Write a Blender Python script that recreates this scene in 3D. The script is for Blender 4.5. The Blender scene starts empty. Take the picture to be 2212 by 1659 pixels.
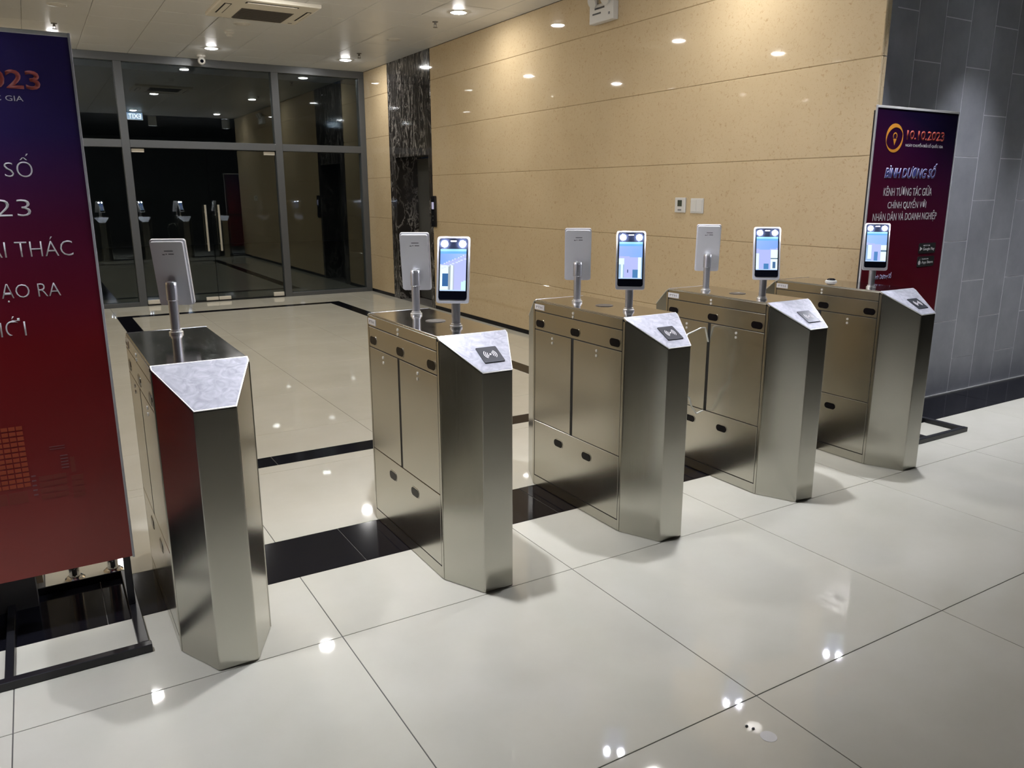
import bpy, bmesh, math, random
from mathutils import Vector, Matrix

random.seed(7)
S = bpy.context.scene
COL = S.collection
PI = math.pi

# ------------------------------------------------------------------ camera
F_PX, YAW, PITCH, ROLL, CAM_H = 1694.68, 0.541134, -0.238253, -0.001587, 1.530
fw = Vector((math.sin(YAW) * math.cos(PITCH), math.cos(YAW) * math.cos(PITCH), math.sin(PITCH)))
rt = Vector((math.cos(YAW), -math.sin(YAW), 0))
up = rt.cross(fw)
r2 = rt * math.cos(ROLL) + up * math.sin(ROLL)
u2 = -rt * math.sin(ROLL) + up * math.cos(ROLL)
cam = bpy.data.cameras.new('camera')
cam.sensor_width = 36.0
cam.lens = F_PX / 2212 * 36.0
cam.clip_start = 0.05
camo = bpy.data.objects.new('camera', cam)
COL.objects.link(camo)
camo.matrix_world = Matrix(((r2.x, u2.x, -fw.x, 0), (r2.y, u2.y, -fw.y, 0), (r2.z, u2.z, -fw.z, CAM_H), (0, 0, 0, 1)))
S.camera = camo

# ------------------------------------------------------------------ world, exposure, lamp levels
w = bpy.data.worlds.new('night')
S.world = w
w.use_nodes = True
w.node_tree.nodes['Background'].inputs[0].default_value = (0.010, 0.013, 0.02, 1)
w.node_tree.nodes['Background'].inputs[1].default_value = 0.3
S.view_settings.view_transform = 'Standard'
S.view_settings.look = 'None'
S.view_settings.exposure = 0.3
S.view_settings.gamma = 1.0
S.view_settings.use_curve_mapping = False
S.cycles.max_bounces = 10
S.cycles.glossy_bounces = 6
S.cycles.transparent_max_bounces = 12
S.cycles.sample_clamp_indirect = 25.0
LAMP = 285.0          # radiance of the downlight lenses
LAMP_FRONT = 1900.0    # the row above the gates
FLASH = 1100.0          # face terminals' white flash lamps

# ------------------------------------------------------------------ room measures (metres)
XW = 4.61      # face of the marble wall
XL = -0.13     # face of the opposite wall
YF = 3.36      # plane of the grey tiled wall
YG = 12.10     # glass front
HC = 3.325     # ceiling


# ------------------------------------------------------------------ materials
def mat(name, col, rough=0.5, metal=0.0, **kw):
    m = bpy.data.materials.new(name)
    m.use_nodes = True
    b = m.node_tree.nodes['Principled BSDF']
    b.inputs['Base Color'].default_value = (*col, 1)
    b.inputs['Roughness'].default_value = rough
    b.inputs['Metallic'].default_value = metal
    for k, v in kw.items():
        b.inputs[k.replace('_', ' ')].default_value = v
    return m


def nd(m, t, **kw):
    n = m.node_tree.nodes.new(t)
    for k, v in kw.items():
        if k in n.inputs.keys():
            n.inputs[k].default_value = v
        else:
            setattr(n, k, v)
    return n


def lk(m, a, b):
    m.node_tree.links.new(a, b)


def bsdf(m):
    return m.node_tree.nodes['Principled BSDF']


def ramp(m, stops):
    r = m.node_tree.nodes.new('ShaderNodeValToRGB')
    e = r.color_ramp.elements
    while len(e) < len(stops):
        e.new(0.5)
    for q, (p, c) in zip(e, stops):
        q.position = p
        q.color = (*c, 1)
    return r


def mapped(m, scale=(1, 1, 1), coord='Object'):
    t = nd(m, 'ShaderNodeTexCoord')
    mp = nd(m, 'ShaderNodeMapping')
    mp.inputs['Scale'].default_value = scale
    lk(m, t.outputs[coord], mp.inputs['Vector'])
    return mp


def world_mapped(m, scale=(1, 1, 1)):
    g = nd(m, 'ShaderNodeNewGeometry')
    mp = nd(m, 'ShaderNodeMapping')
    mp.inputs['Scale'].default_value = scale
    lk(m, g.outputs['Position'], mp.inputs['Vector'])
    return mp


def emit(name, col, k):
    m = bpy.data.materials.new(name)
    m.use_nodes = True
    b = bsdf(m)
    b.inputs['Base Color'].default_value = (0.8, 0.8, 0.8, 1)
    b.inputs['Emission Color'].default_value = (*col, 1)
    b.inputs['Emission Strength'].default_value = k
    return m


# polished cream porcelain
M_FLOOR = mat('cream_porcelain', (0.64, 0.61, 0.54), 0.03)
mp = world_mapped(M_FLOOR, (0.7, 0.7, 0.7))
n = nd(M_FLOOR, 'ShaderNodeTexNoise', Scale=2.2, Detail=6.0, Roughness=0.6)
lk(M_FLOOR, mp.outputs[0], n.inputs['Vector'])
r = ramp(M_FLOOR, [(0.3, (0.60, 0.575, 0.475)), (0.7, (0.67, 0.645, 0.55))])
lk(M_FLOOR, n.outputs['Fac'], r.inputs[0])
lk(M_FLOOR, r.outputs[0], bsdf(M_FLOOR).inputs['Base Color'])
M_GROUT = mat('dark_grout', (0.10, 0.095, 0.085), 0.8)

# black granite with pale specks
M_GRANITE = mat('black_granite', (0.006, 0.006, 0.009), 0.09, Specular_IOR_Level=0.12)
mp = world_mapped(M_GRANITE)
n = nd(M_GRANITE, 'ShaderNodeTexVoronoi', Scale=130.0)
lk(M_GRANITE, mp.outputs[0], n.inputs['Vector'])
r = ramp(M_GRANITE, [(0.0, (0.12, 0.12, 0.13)), (0.10, (0.006, 0.006, 0.009))])
lk(M_GRANITE, n.outputs['Distance'], r.inputs[0])
lk(M_GRANITE, r.outputs[0], bsdf(M_GRANITE).inputs['Base Color'])

# beige marble
M_BEIGE = mat('beige_marble', (0.50, 0.39, 0.23), 0.03)
mp = world_mapped(M_BEIGE)
n1 = nd(M_BEIGE, 'ShaderNodeTexNoise', Scale=1.3, Detail=4.0)
n2 = nd(M_BEIGE, 'ShaderNodeTexNoise', Scale=44.0, Detail=8.0, Roughness=0.72, Distortion=0.9)
lk(M_BEIGE, mp.outputs[0], n1.inputs['Vector'])
lk(M_BEIGE, mp.outputs[0], n2.inputs['Vector'])
ra = ramp(M_BEIGE, [(0.3, (0.525, 0.41, 0.25)), (0.7, (0.585, 0.465, 0.292))])
rb = ramp(M_BEIGE, [(0.28, (0.66, 0.52, 0.42)), (0.45, (1, 1, 1)), (0.6, (1, 1, 1)), (0.75, (1.08, 1.06, 1.02))])
lk(M_BEIGE, n1.outputs['Fac'], ra.inputs[0])
lk(M_BEIGE, n2.outputs['Fac'], rb.inputs[0])
mx = nd(M_BEIGE, 'ShaderNodeMix', data_type='RGBA', blend_type='MULTIPLY')
mx.inputs[0].default_value = 1.0
lk(M_BEIGE, ra.outputs[0], mx.inputs[6])
lk(M_BEIGE, rb.outputs[0], mx.inputs[7])
lk(M_BEIGE, mx.outputs[2], bsdf(M_BEIGE).inputs['Base Color'])

# black marble with white veins
M_BLACKMARBLE = mat('veined_black_marble', (0.02, 0.018, 0.016), 0.06)
mp = world_mapped(M_BLACKMARBLE, (1.0, 2.2, 0.55))
n1 = nd(M_BLACKMARBLE, 'ShaderNodeTexNoise', Scale=3.4, Detail=9.0, Roughness=0.62, Distortion=1.6)
n2 = nd(M_BLACKMARBLE, 'ShaderNodeTexNoise', Scale=2.0, Detail=2.0)
lk(M_BLACKMARBLE, mp.outputs[0], n1.inputs['Vector'])
lk(M_BLACKMARBLE, mp.outputs[0], n2.inputs['Vector'])
r = ramp(M_BLACKMARBLE, [(0.470, (0, 0, 0)), (0.498, (1, 1, 1)), (0.502, (1, 1, 1)), (0.530, (0, 0, 0))])
rb = ramp(M_BLACKMARBLE, [(0.36, (0.1, 0.1, 0.1)), (0.62, (1, 1, 1))])
lk(M_BLACKMARBLE, n1.outputs['Fac'], r.inputs[0])
lk(M_BLACKMARBLE, n2.outputs['Fac'], rb.inputs[0])
mm = nd(M_BLACKMARBLE, 'ShaderNodeMath', operation='MULTIPLY')
lk(M_BLACKMARBLE, r.outputs[0], mm.inputs[0])
lk(M_BLACKMARBLE, rb.outputs[0], mm.inputs[1])
mx = nd(M_BLACKMARBLE, 'ShaderNodeMix', data_type='RGBA')
mx.inputs[6].default_value = (0.028, 0.025, 0.023, 1)
mx.inputs[7].default_value = (0.34, 0.32, 0.29, 1)
lk(M_BLACKMARBLE, mm.outputs[0], mx.inputs[0])
lk(M_BLACKMARBLE, mx.outputs[2], bsdf(M_BLACKMARBLE).inputs['Base Color'])

# grey stoneware wall tile
M_GREYTILE = mat('grey_stoneware', (0.13, 0.135, 0.145), 0.42)
mp = world_mapped(M_GREYTILE)
n = nd(M_GREYTILE, 'ShaderNodeTexNoise', Scale=3.0, Detail=7.0, Roughness=0.65)
lk(M_GREYTILE, mp.outputs[0], n.inputs['Vector'])
r = ramp(M_GREYTILE, [(0.3, (0.30, 0.305, 0.325)), (0.7, (0.41, 0.415, 0.435))])
lk(M_GREYTILE, n.outputs['Fac'], r.inputs[0])
lk(M_GREYTILE, r.outputs[0], bsdf(M_GREYTILE).inputs['Base Color'])
M_PALEGROUT = mat('pale_grout', (0.80, 0.80, 0.82), 0.8)


def steel(name, col, rough, mscale=None, lo=0.8, hi=1.2, aniso=0.0):
    m = mat(name, col, rough, 1.0)
    if mscale:
        mp = mapped(m, mscale)
        n = nd(m, 'ShaderNodeTexNoise', Scale=1.0, Detail=5.0, Roughness=0.6)
        lk(m, mp.outputs[0], n.inputs['Vector'])
        mr = nd(m, 'ShaderNodeMapRange')
        mr.inputs[3].default_value = rough * lo
        mr.inputs[4].default_value = rough * hi
        lk(m, n.outputs['Fac'], mr.inputs[0])
        lk(m, mr.outputs[0], bsdf(m).inputs['Roughness'])
    if aniso:
        bsdf(m).inputs['Anisotropic'].default_value = aniso
    return m


M_STEEL = steel('brushed_steel', (0.50, 0.485, 0.435), 0.21, (400, 6, 6))
M_STEELTOP = steel('polished_steel_lid', (0.58, 0.57, 0.55), 0.10, (9, 3, 9), 0.3, 1.9)
M_PLATE = mat('swirled_steel', (0.84, 0.84, 0.86), 0.5, 0.12)
mp = mapped(M_PLATE, (14, 14, 14))
n = nd(M_PLATE, 'ShaderNodeTexNoise', Scale=1.3, Detail=5.0, Distortion=2.5)
lk(M_PLATE, mp.outputs[0], n.inputs['Vector'])
r = ramp(M_PLATE, [(0.3, (0.30, 0.30, 0.335)), (0.7, (0.47, 0.47, 0.51))])
lk(M_PLATE, n.outputs['Fac'], r.inputs[0])
lk(M_PLATE, r.outputs[0], bsdf(M_PLATE).inputs['Base Color'])
M_EDGE = mat('bright_steel_edge', (0.88, 0.88, 0.88), 0.35, 1.0)
M_WHITESCREW = mat('bright_screw', (0.85, 0.84, 0.80), 0.3, 0.6)
M_CHROME = mat('chrome', (0.75, 0.75, 0.76), 0.08, 1.0)
M_SILVER = mat('silver_paint', (0.72, 0.72, 0.74), 0.36, 0.35)
M_GREYPOLE = mat('grey_satin_metal', (0.46, 0.46, 0.48), 0.33, 0.8)
M_DARKGAP = mat('dark_gap', (0.012, 0.012, 0.012), 0.6)
M_BLACKGLASS = mat('black_glass', (0.004, 0.005, 0.009), 0.05)
M_SENSOR = mat('dark_sensor_window', (0.006, 0.005, 0.006), 0.2, Specular_IOR_Level=0.12)
M_BLACKPAINT = mat('black_powder_coat', (0.012, 0.012, 0.015), 0.32)
M_TRIM = mat('pale_trim', (0.50, 0.50, 0.51), 0.4)
M_WHITEPLASTIC = mat('white_plastic', (0.62, 0.61, 0.57), 0.35)
M_REFLECTOR = mat('dark_baffle', (0.10, 0.10, 0.10), 0.4)
M_CREAMPLASTIC = mat('cream_plastic', (0.74, 0.70, 0.60), 0.4)
M_GRILLE = mat('dark_grille', (0.10, 0.09, 0.075), 0.5)
M_LCD = mat('grey_green_display', (0.05, 0.06, 0.045), 0.2)
M_CEIL = mat('white_metal_ceiling', (0.68, 0.685, 0.675), 0.36)
M_CEILGAP = mat('ceiling_joint', (0.30, 0.29, 0.27), 0.6)
M_FRONTCEIL = mat('dark_front_ceiling', (0.10, 0.10, 0.10), 0.6)
M_ALU = mat('grey_aluminium', (0.105, 0.112, 0.118), 0.35, 0.3)
M_DARKWALL = mat('dark_lobby_wall', (0.10, 0.10, 0.10), 0.6)
M_ASPHALT = mat('night_paving', (0.03, 0.03, 0.032), 0.7)
M_LIFTDOOR = mat('dark_lift_steel', (0.10, 0.10, 0.09), 0.3, 0.3)
M_WHITEINK = mat('white_ink', (0.78, 0.76, 0.76), 0.5)
M_GREYINK = mat('grey_ink', (0.16, 0.16, 0.17), 0.5)
M_DARKINK = mat('black_ink', (0.02, 0.02, 0.02), 0.5)
M_ORANGEINK = mat('orange_ink', (0.30, 0.045, 0.03), 0.5)
M_YELLOWINK = mat('amber_ink', (0.80, 0.33, 0.035), 0.5)
M_REDINK = mat('dark_red_ink', (0.27, 0.015, 0.012), 0.5)
M_BLUEINK = mat('blue_ink', (0.07, 0.08, 0.30), 0.5)
M_LILACINK = mat('lilac_ink', (0.38, 0.37, 0.55), 0.5)
M_TOWERINK = mat('brick_orange_ink', (0.36, 0.055, 0.018), 0.5)
M_BLOCKINK = mat('rust_red_ink', (0.20, 0.024, 0.016), 0.5)
M_PAPER = mat('white_paper', (0.72, 0.70, 0.66), 0.6)

# glass: clear with the real Fresnel reflection
M_GLASS = bpy.data.materials.new('clear_glass')
M_GLASS.use_nodes = True
nt = M_GLASS.node_tree
nt.nodes.remove(bsdf(M_GLASS))
fr = nd(M_GLASS, 'ShaderNodeFresnel', IOR=1.52)
tr = nd(M_GLASS, 'ShaderNodeBsdfTransparent')
tr.inputs[0].default_value = (0.86, 0.90, 0.88, 1)
gl = nd(M_GLASS, 'ShaderNodeBsdfGlossy')
gl.inputs['Roughness'].default_value = 0.0
gl.inputs['Color'].default_value = (0.9, 0.97, 1.0, 1)
ms = nd(M_GLASS, 'ShaderNodeMixShader')
geo = nd(M_GLASS, 'ShaderNodeNewGeometry')
ior = nd(M_GLASS, 'ShaderNodeMapRange')          # same reflection on both faces of a thin sheet
ior.inputs[3].default_value = 1.72
ior.inputs[4].default_value = 1 / 1.72
lk(M_GLASS, geo.outputs['Backfacing'], ior.inputs[0])
lk(M_GLASS, ior.outputs[0], fr.inputs['IOR'])
lk(M_GLASS, fr.outputs[0], ms.inputs[0])
lk(M_GLASS, tr.outputs[0], ms.inputs[1])
lk(M_GLASS, gl.outputs[0], ms.inputs[2])
lk(M_GLASS, ms.outputs[0], nt.nodes['Material Output'].inputs[0])
M_ACRYLIC = M_GLASS.copy()
M_ACRYLIC.name = 'clear_acrylic'
for q in M_ACRYLIC.node_tree.nodes:
    if q.type == 'MAP_RANGE':
        q.inputs[3].default_value = 1.25
        q.inputs[4].default_value = 1 / 1.25
    if q.type == 'BSDF_TRANSPARENT':
        q.inputs[0].default_value = (0.97, 0.97, 0.96, 1)
M_ACRYLICEDGE = mat('frosted_acrylic_edge', (0.72, 0.72, 0.66), 0.4)

M_LAMP = emit('downlight_lens', (1.0, 0.975, 0.95), LAMP)
M_LAMPFRONT = emit('front_downlight_lens', (0.91, 0.94, 1.05), LAMP_FRONT)
M_FLASH = emit('flash_lamp', (0.86, 0.87, 1.0), FLASH)
M_OFFLENS = mat('unlit_lens', (0.62, 0.60, 0.56), 0.4)
M_EXIT = emit('exit_panel', (0.25, 0.55, 1.0), 2.0)
M_EXITTEXT = emit('exit_letters', (0.8, 0.95, 1.0), 9.0)
M_CALLBLUE = emit('blue_display', (0.05, 0.06, 0.35), 0.5)

M_SCREEN = bpy.data.materials.new('lit_screen')
M_SCREEN.use_nodes = True
ca = nd(M_SCREEN, 'ShaderNodeVertexColor', layer_name='Col')
bsdf(M_SCREEN).inputs['Base Color'].default_value = (0.01, 0.01, 0.01, 1)
bsdf(M_SCREEN).inputs['Roughness'].default_value = 0.08
lk(M_SCREEN, ca.outputs['Color'], bsdf(M_SCREEN).inputs['Emission Color'])
bsdf(M_SCREEN).inputs['Emission Strength'].default_value = 1.0


def print_gradient(name, stops, slope=0.0):
    """Banner print: colours run from the foot (0) to the head (1) of a two metre sheet."""
    m = mat(name, (0.1, 0, 0), 0.33)
    t = nd(m, 'ShaderNodeTexCoord')
    sp = nd(m, 'ShaderNodeSeparateXYZ')
    lk(m, t.outputs['Object'], sp.inputs[0])
    a = nd(m, 'ShaderNodeMath', operation='MULTIPLY')
    a.inputs[1].default_value = slope
    lk(m, sp.outputs['X'], a.inputs[0])
    b = nd(m, 'ShaderNodeMath', operation='ADD')
    lk(m, a.outputs[0], b.inputs[0])
    lk(m, sp.outputs['Z'], b.inputs[1])
    c = nd(m, 'ShaderNodeMath', operation='MULTIPLY')
    c.inputs[1].default_value = 0.5
    lk(m, b.outputs[0], c.inputs[0])
    r = ramp(m, stops)
    lk(m, c.outputs[0], r.inputs[0])
    lk(m, r.outputs[0], bsdf(m).inputs['Base Color'])
    return m


M_BANNER_A = print_gradient('navy_to_red_print', [(0.12, (0.30, 0.045, 0.035)), (0.30, (0.20, 0.009, 0.009)), (0.52, (0.18, 0.004, 0.008)),  # paler red foot carries a painted reflection, the rest is print colour
                                                  (0.72, (0.10, 0.008, 0.04)), (0.86, (0.035, 0.02, 0.11)), (1.0, (0.035, 0.025, 0.125))])
M_BANNER_B = print_gradient('red_to_night_print', [(0.15, (0.15, 0.004, 0.008)), (0.45, (0.13, 0.003, 0.010)), (0.70, (0.085, 0.004, 0.024)),
                                                   (0.90, (0.03, 0.002, 0.03)), (1.08 / 1.1, (0.006, 0.002, 0.022))], 0.32)


# ------------------------------------------------------------------ mesh helpers
def box(bm, x0, x1, y0, y1, z0, z1, mi=0):
    v = [bm.verts.new(c) for c in ((x0, y0, z0), (x1, y0, z0), (x1, y1, z0), (x0, y1, z0), (x0, y0, z1), (x1, y0, z1), (x1, y1, z1), (x0, y1, z1))]
    fs = [bm.faces.new([v[i] for i in q]) for q in ((3, 2, 1, 0), (4, 5, 6, 7), (0, 1, 5, 4), (1, 2, 6, 5), (2, 3, 7, 6), (3, 0, 4, 7))]
    for f in fs:
        f.material_index = mi
    return fs


def bevel(bm, off, seg=1, edges=None):
    es = edges if edges is not None else bm.edges[:]
    bmesh.ops.bevel(bm, geom=es, offset=off, segments=seg, profile=0.5, affect='EDGES', clamp_overlap=True)


def to_mesh(name, bm, mats, smooth=False):
    me = bpy.data.meshes.new(name)
    bmesh.ops.recalc_face_normals(bm, faces=bm.faces[:])
    bm.to_mesh(me)
    bm.free()
    for m in (mats if isinstance(mats, (list, tuple)) else [mats]):
        me.materials.append(m)
    if smooth:
        for p in me.polygons:
            p.use_smooth = True
    return me


def link(name, me, parent=None, loc=(0, 0, 0), rot=None):
    o = bpy.data.objects.new(name, me)
    COL.objects.link(o)
    o.location = loc
    if rot is not None:
        o.rotation_euler = rot
    if parent is not None:
        o.parent = parent
    return o


def ob(name, bm, mats, parent=None, loc=(0, 0, 0), smooth=False):
    return link(name, to_mesh(name, bm, mats, smooth), parent, loc)


def bx(name, x0, x1, y0, y1, z0, z1, m, parent=None, bev=0.0, seg=1, loc=(0, 0, 0)):
    bm = bmesh.new()
    box(bm, x0, x1, y0, y1, z0, z1)
    if bev:
        bevel(bm, bev, seg)
    return ob(name, bm, m, parent, loc)


def lathe(bm, prof, n=24, cx=0, cy=0, mi=0):
    rings = []
    for (r, z) in prof:
        if r <= 1e-6:
            rings.append([bm.verts.new((cx, cy, z))])
        else:
            rings.append([bm.verts.new((cx + r * math.cos(2 * PI * k / n), cy + r * math.sin(2 * PI * k / n), z)) for k in range(n)])
    for a, b in zip(rings, rings[1:]):
        for k in range(n):
            q = [a[k % len(a)], a[(k + 1) % len(a)], b[(k + 1) % len(b)], b[k % len(b)]]
            u = []
            for v in q:
                if v not in u:
                    u.append(v)
            if len(u) > 2:
                f = bm.faces.new(u)
                f.material_index = mi
    for rg, rev in ((rings[0], True), (rings[-1], False)):
        if len(rg) > 1:
            f = bm.faces.new(rg[::-1] if rev else rg)
            f.material_index = mi


def rrect(wd, ht, r, n=5):
    """outline of a rounded rectangle centred on 0,0"""
    pts = []
    for cx, cy, a0 in ((wd / 2 - r, ht / 2 - r, 0), (-wd / 2 + r, ht / 2 - r, 90), (-wd / 2 + r, -ht / 2 + r, 180), (wd / 2 - r, -ht / 2 + r, 270)):
        for k in range(n + 1):
            a = math.radians(a0 + 90 * k / n)
            pts.append((cx + r * math.cos(a), cy + r * math.sin(a)))
    return pts


def extrude(bm, pts, fn, d0, d1, mi=0):
    """prism over a 2D outline; fn maps (u, v, d) to a 3D point"""
    a = [bm.verts.new(fn(u, v, d0)) for u, v in pts]
    b = [bm.verts.new(fn(u, v, d1)) for u, v in pts]
    fs = [bm.faces.new(a[::-1]), bm.faces.new(b)]
    for k in range(len(pts)):
        j = (k + 1) % len(pts)
        fs.append(bm.faces.new((a[k], a[j], b[j], b[k])))
    for f in fs:
        f.material_index = mi
    return fs


def tag(o, label=None, cat=None, group=None, kind=None):
    if label:
        o['label'] = label
    if cat:
        o['category'] = cat
    if group:
        o['group'] = group
    if kind:
        o['kind'] = kind
    return o


def thing(name, label, cat, loc=(0, 0, 0), rz=0.0, group=None):
    o = bpy.data.objects.new(name, None)
    o.empty_display_size = 0.05
    COL.objects.link(o)
    o.location = loc
    o.rotation_euler = (0, 0, rz)
    return tag(o, label, cat, group)


def structure(name, label=None):
    o = bpy.data.objects.new(name, None)
    o.empty_display_size = 0.05
    COL.objects.link(o)
    o['kind'] = 'structure'
    if label:
        o['label'] = label
    return o


_dg = None
FONT_CACHE = {}


def text(name, s, x0, x1, z0, z1, y, m, parent, italic=0.0, bold=0.0, depth=0.0006, fn=None, keep=None):
    """Flat lettering fitted to the box x0..x1, z0..z1 at depth y, facing -Y (fn maps to another plane)."""
    cu = bpy.data.curves.new('lettering', 'FONT')
    cu.body = s
    cu.resolution_u = 3
    cu.shear = italic
    cu.offset = bold
    t = bpy.data.objects.new('lettering', cu)
    COL.objects.link(t)
    bpy.context.view_layer.update()
    me = bpy.data.meshes.new_from_object(t.evaluated_get(bpy.context.evaluated_depsgraph_get()))
    bpy.data.objects.remove(t)
    bpy.data.curves.remove(cu)
    xs = [v.co.x for v in me.vertices]
    ys = [v.co.y for v in me.vertices]
    ax, bx_, ay, by = min(xs), max(xs), min(ys), max(ys)
    sx = (x1 - x0) / (bx_ - ax)
    sz = (z1 - z0) / (by - ay)
    bm = bmesh.new()
    bm.from_mesh(me)
    bpy.data.meshes.remove(me)
    g = bmesh.ops.extrude_face_region(bm, geom=bm.faces[:])
    top = [e for e in g['geom'] if isinstance(e, bmesh.types.BMVert)]
    for v in top:
        v.co.z += 1.0
    for v in bm.verts:
        u, h, d = x0 + (v.co.x - ax) * sx, z0 + (v.co.y - ay) * sz, depth * (v.co.z)
        v.co = fn(u, h, d) if fn else Vector((u, y - d, h))
    return ob(name, bm, m, parent)


# ================================================================== STRUCTURE
# ---- floor: every porcelain and granite tile is its own piece
floor = structure('floor', 'polished cream porcelain floor with black granite bands')
bx('grout_bed', -6.0, 9.6, -5.0, YG - 0.05, -0.08, -0.002, M_GROUT, floor)
TILE_MESH = {}
GAP = 0.0016


def tile(name, x0, x1, y0, y1, m):
    key = (name, round(x1 - x0, 4), round(y1 - y0, 4))
    if key not in TILE_MESH:
        bm = bmesh.new()
        box(bm, GAP, x1 - x0 - GAP, GAP, y1 - y0 - GAP, -0.012, 0)
        bevel(bm, 0.0008, 1, [e for e in bm.edges if all(v.co.z > -0.001 for v in e.verts)])
        TILE_MESH[key] = to_mesh(name, bm, m)
    return link(name, TILE_MESH[key], floor, (x0, y0, 0))


def cuts(a, b, anchor, step):
    k = math.ceil((a - anchor) / step + 1e-6)
    c = [a]
    while anchor + k * step < b - 1e-6:
        c.append(anchor + k * step)
        k += 1
    c.append(b)
    return c


def tile_area(x0, x1, y0, y1, ax, ay, name='floor_tile', m=M_FLOOR, sx=0.997, sy=0.997):
    X, Y = cuts(x0, x1, ax, sx), cuts(y0, y1, ay, sy)
    for a, b in zip(X, X[1:]):
        for c, d in zip(Y, Y[1:]):
            if b - a > 0.02 and d - c > 0.02:
                tile(name, a, b, c, d, m)


tile_area(-5.3, 9.5, -4.9, 2.975, 0.7695, 2.453)
tile_area(-5.3, 9.5, 2.975, YF, 1.06, -50, 'granite_tile', M_GRANITE)
tile_area(XL, XW, YF, 4.40, 0.7695, 99)
RX0, RX1, RY0, RY1, RB = 0.79, 3.735, 4.40, 11.15, 0.172
tile_area(RX0, RX1, RY0, RY0 + RB, 1.06, -50, 'granite_tile', M_GRANITE)
tile_area(RX0, RX1, RY1 - RB, RY1, 1.06, -50, 'granite_tile', M_GRANITE)
tile_area(RX0, RX0 + RB, RY0 + RB, RY1 - RB, 50, 5.04, 'granite_tile', M_GRANITE)
tile_area(RX1 - RB, RX1, RY0 + RB, RY1 - RB, 50, 5.04, 'granite_tile', M_GRANITE)
tile_area(RX0 + RB, RX1 - RB, RY0 + RB, RY1 - RB, 0.7695, 5.04)
tile_area(XL, RX0, RY0, YG - 0.05, 50, 5.04)
tile_area(RX1, XW, RY0, YG - 0.05, 50, 5.04)
tile_area(RX0, RX1, RY1, YG - 0.05, 0.7695, 50)

# ---- ceiling panels
ceiling = structure('ceiling', 'white metal panel ceiling of the gate hall')
CP = 0.59
CX0, CY0 = 4.31, 8.0
AC = (1.78, 2.70, 8.10, 9.00)
LIGHTS_ON = [(x, y) for y in (4.30, 7.70, 11.10) for x in (0.486, 2.235, 4.0)]
LIGHTS_OFF = [(x, y) for y in (9.40,) for x in (0.486, 2.235, 4.0)] + [(x, 6.05) for x in (0.486, 2.235, 4.0)]
bx('ceiling_deck', XL - 0.1, XW + 0.1, YF - 0.12, YG + 0.05, HC + 0.13, HC + 0.19, M_CEILGAP, ceiling)
PANEL = {}
HOLE_R = 0.083


def ceiling_panel(a, b, c, d, hole=None):
    bm = bmesh.new()
    g = 0.002
    X0, X1, Y0, Y1 = g, b - a - g, g, d - c - g
    if hole is None:
        box(bm, X0, X1, Y0, Y1, 0, 0.012)
        bevel(bm, 0.003, 1, [e for e in bm.edges if all(v.co.z < 0.001 for v in e.verts)])
    else:
        hx, hy = hole[0] - a, hole[1] - c
        n = 24
        ring = []
        for z in (0.0, 0.012):
            ci = [bm.verts.new((hx + HOLE_R * math.cos(2 * PI * k / n), hy + HOLE_R * math.sin(2 * PI * k / n), z)) for k in range(n)]
            ou = []
            for k in range(n):
                dx, dy = math.cos(2 * PI * k / n), math.sin(2 * PI * k / n)
                t = min(((X1 - hx) / dx if dx > 1e-9 else (X0 - hx) / dx if dx < -1e-9 else 1e9),
                        ((Y1 - hy) / dy if dy > 1e-9 else (Y0 - hy) / dy if dy < -1e-9 else 1e9))
                ou.append(bm.verts.new((hx + t * dx, hy + t * dy, z)))
            ring.append((ci, ou))
            cor = {}
            for cxx, cyy in ((X0, Y0), (X1, Y0), (X1, Y1), (X0, Y1)):
                cor[(cxx, cyy)] = bm.verts.new((cxx, cyy, z))
            for k in range(n):
                j = (k + 1) % n
                p, q = ou[k].co, ou[j].co
                if abs(p.x - q.x) > 1e-6 and abs(p.y - q.y) > 1e-6:
                    cx_ = p.x if (abs(p.x - X0) < 1e-6 or abs(p.x - X1) < 1e-6) else q.x
                    cy_ = p.y if (abs(p.y - Y0) < 1e-6 or abs(p.y - Y1) < 1e-6) else q.y
                    kk = min(cor, key=lambda t: abs(t[0] - cx_) + abs(t[1] - cy_))
                    f = [ci[k], ou[k], cor[kk], ou[j], ci[j]]
                else:
                    f = [ci[k], ou[k], ou[j], ci[j]]
                bm.faces.new(f)
        for k in range(n):
            j = (k + 1) % n
            bm.faces.new((ring[0][0][k], ring[0][0][j], ring[1][0][j], ring[1][0][k]))
    return ob('ceiling_panel', bm, M_CEIL, ceiling, (a, c, HC))


XS, YS = cuts(XL, XW, CX0, CP), cuts(YF - 0.11, YG - 0.05, CY0, CP)
for a, b in zip(XS, XS[1:]):
    for c, d in zip(YS, YS[1:]):
        if b - a < 0.03 or d - c < 0.03:
            continue
        hole = None
        for (lx, ly) in LIGHTS_ON + LIGHTS_OFF:
            if a + 0.085 < lx < b - 0.085 and c + 0.085 < ly < d - 0.085:
                hole = (lx, ly)
        ceiling_panel(a, b, c, d, hole)

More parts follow.
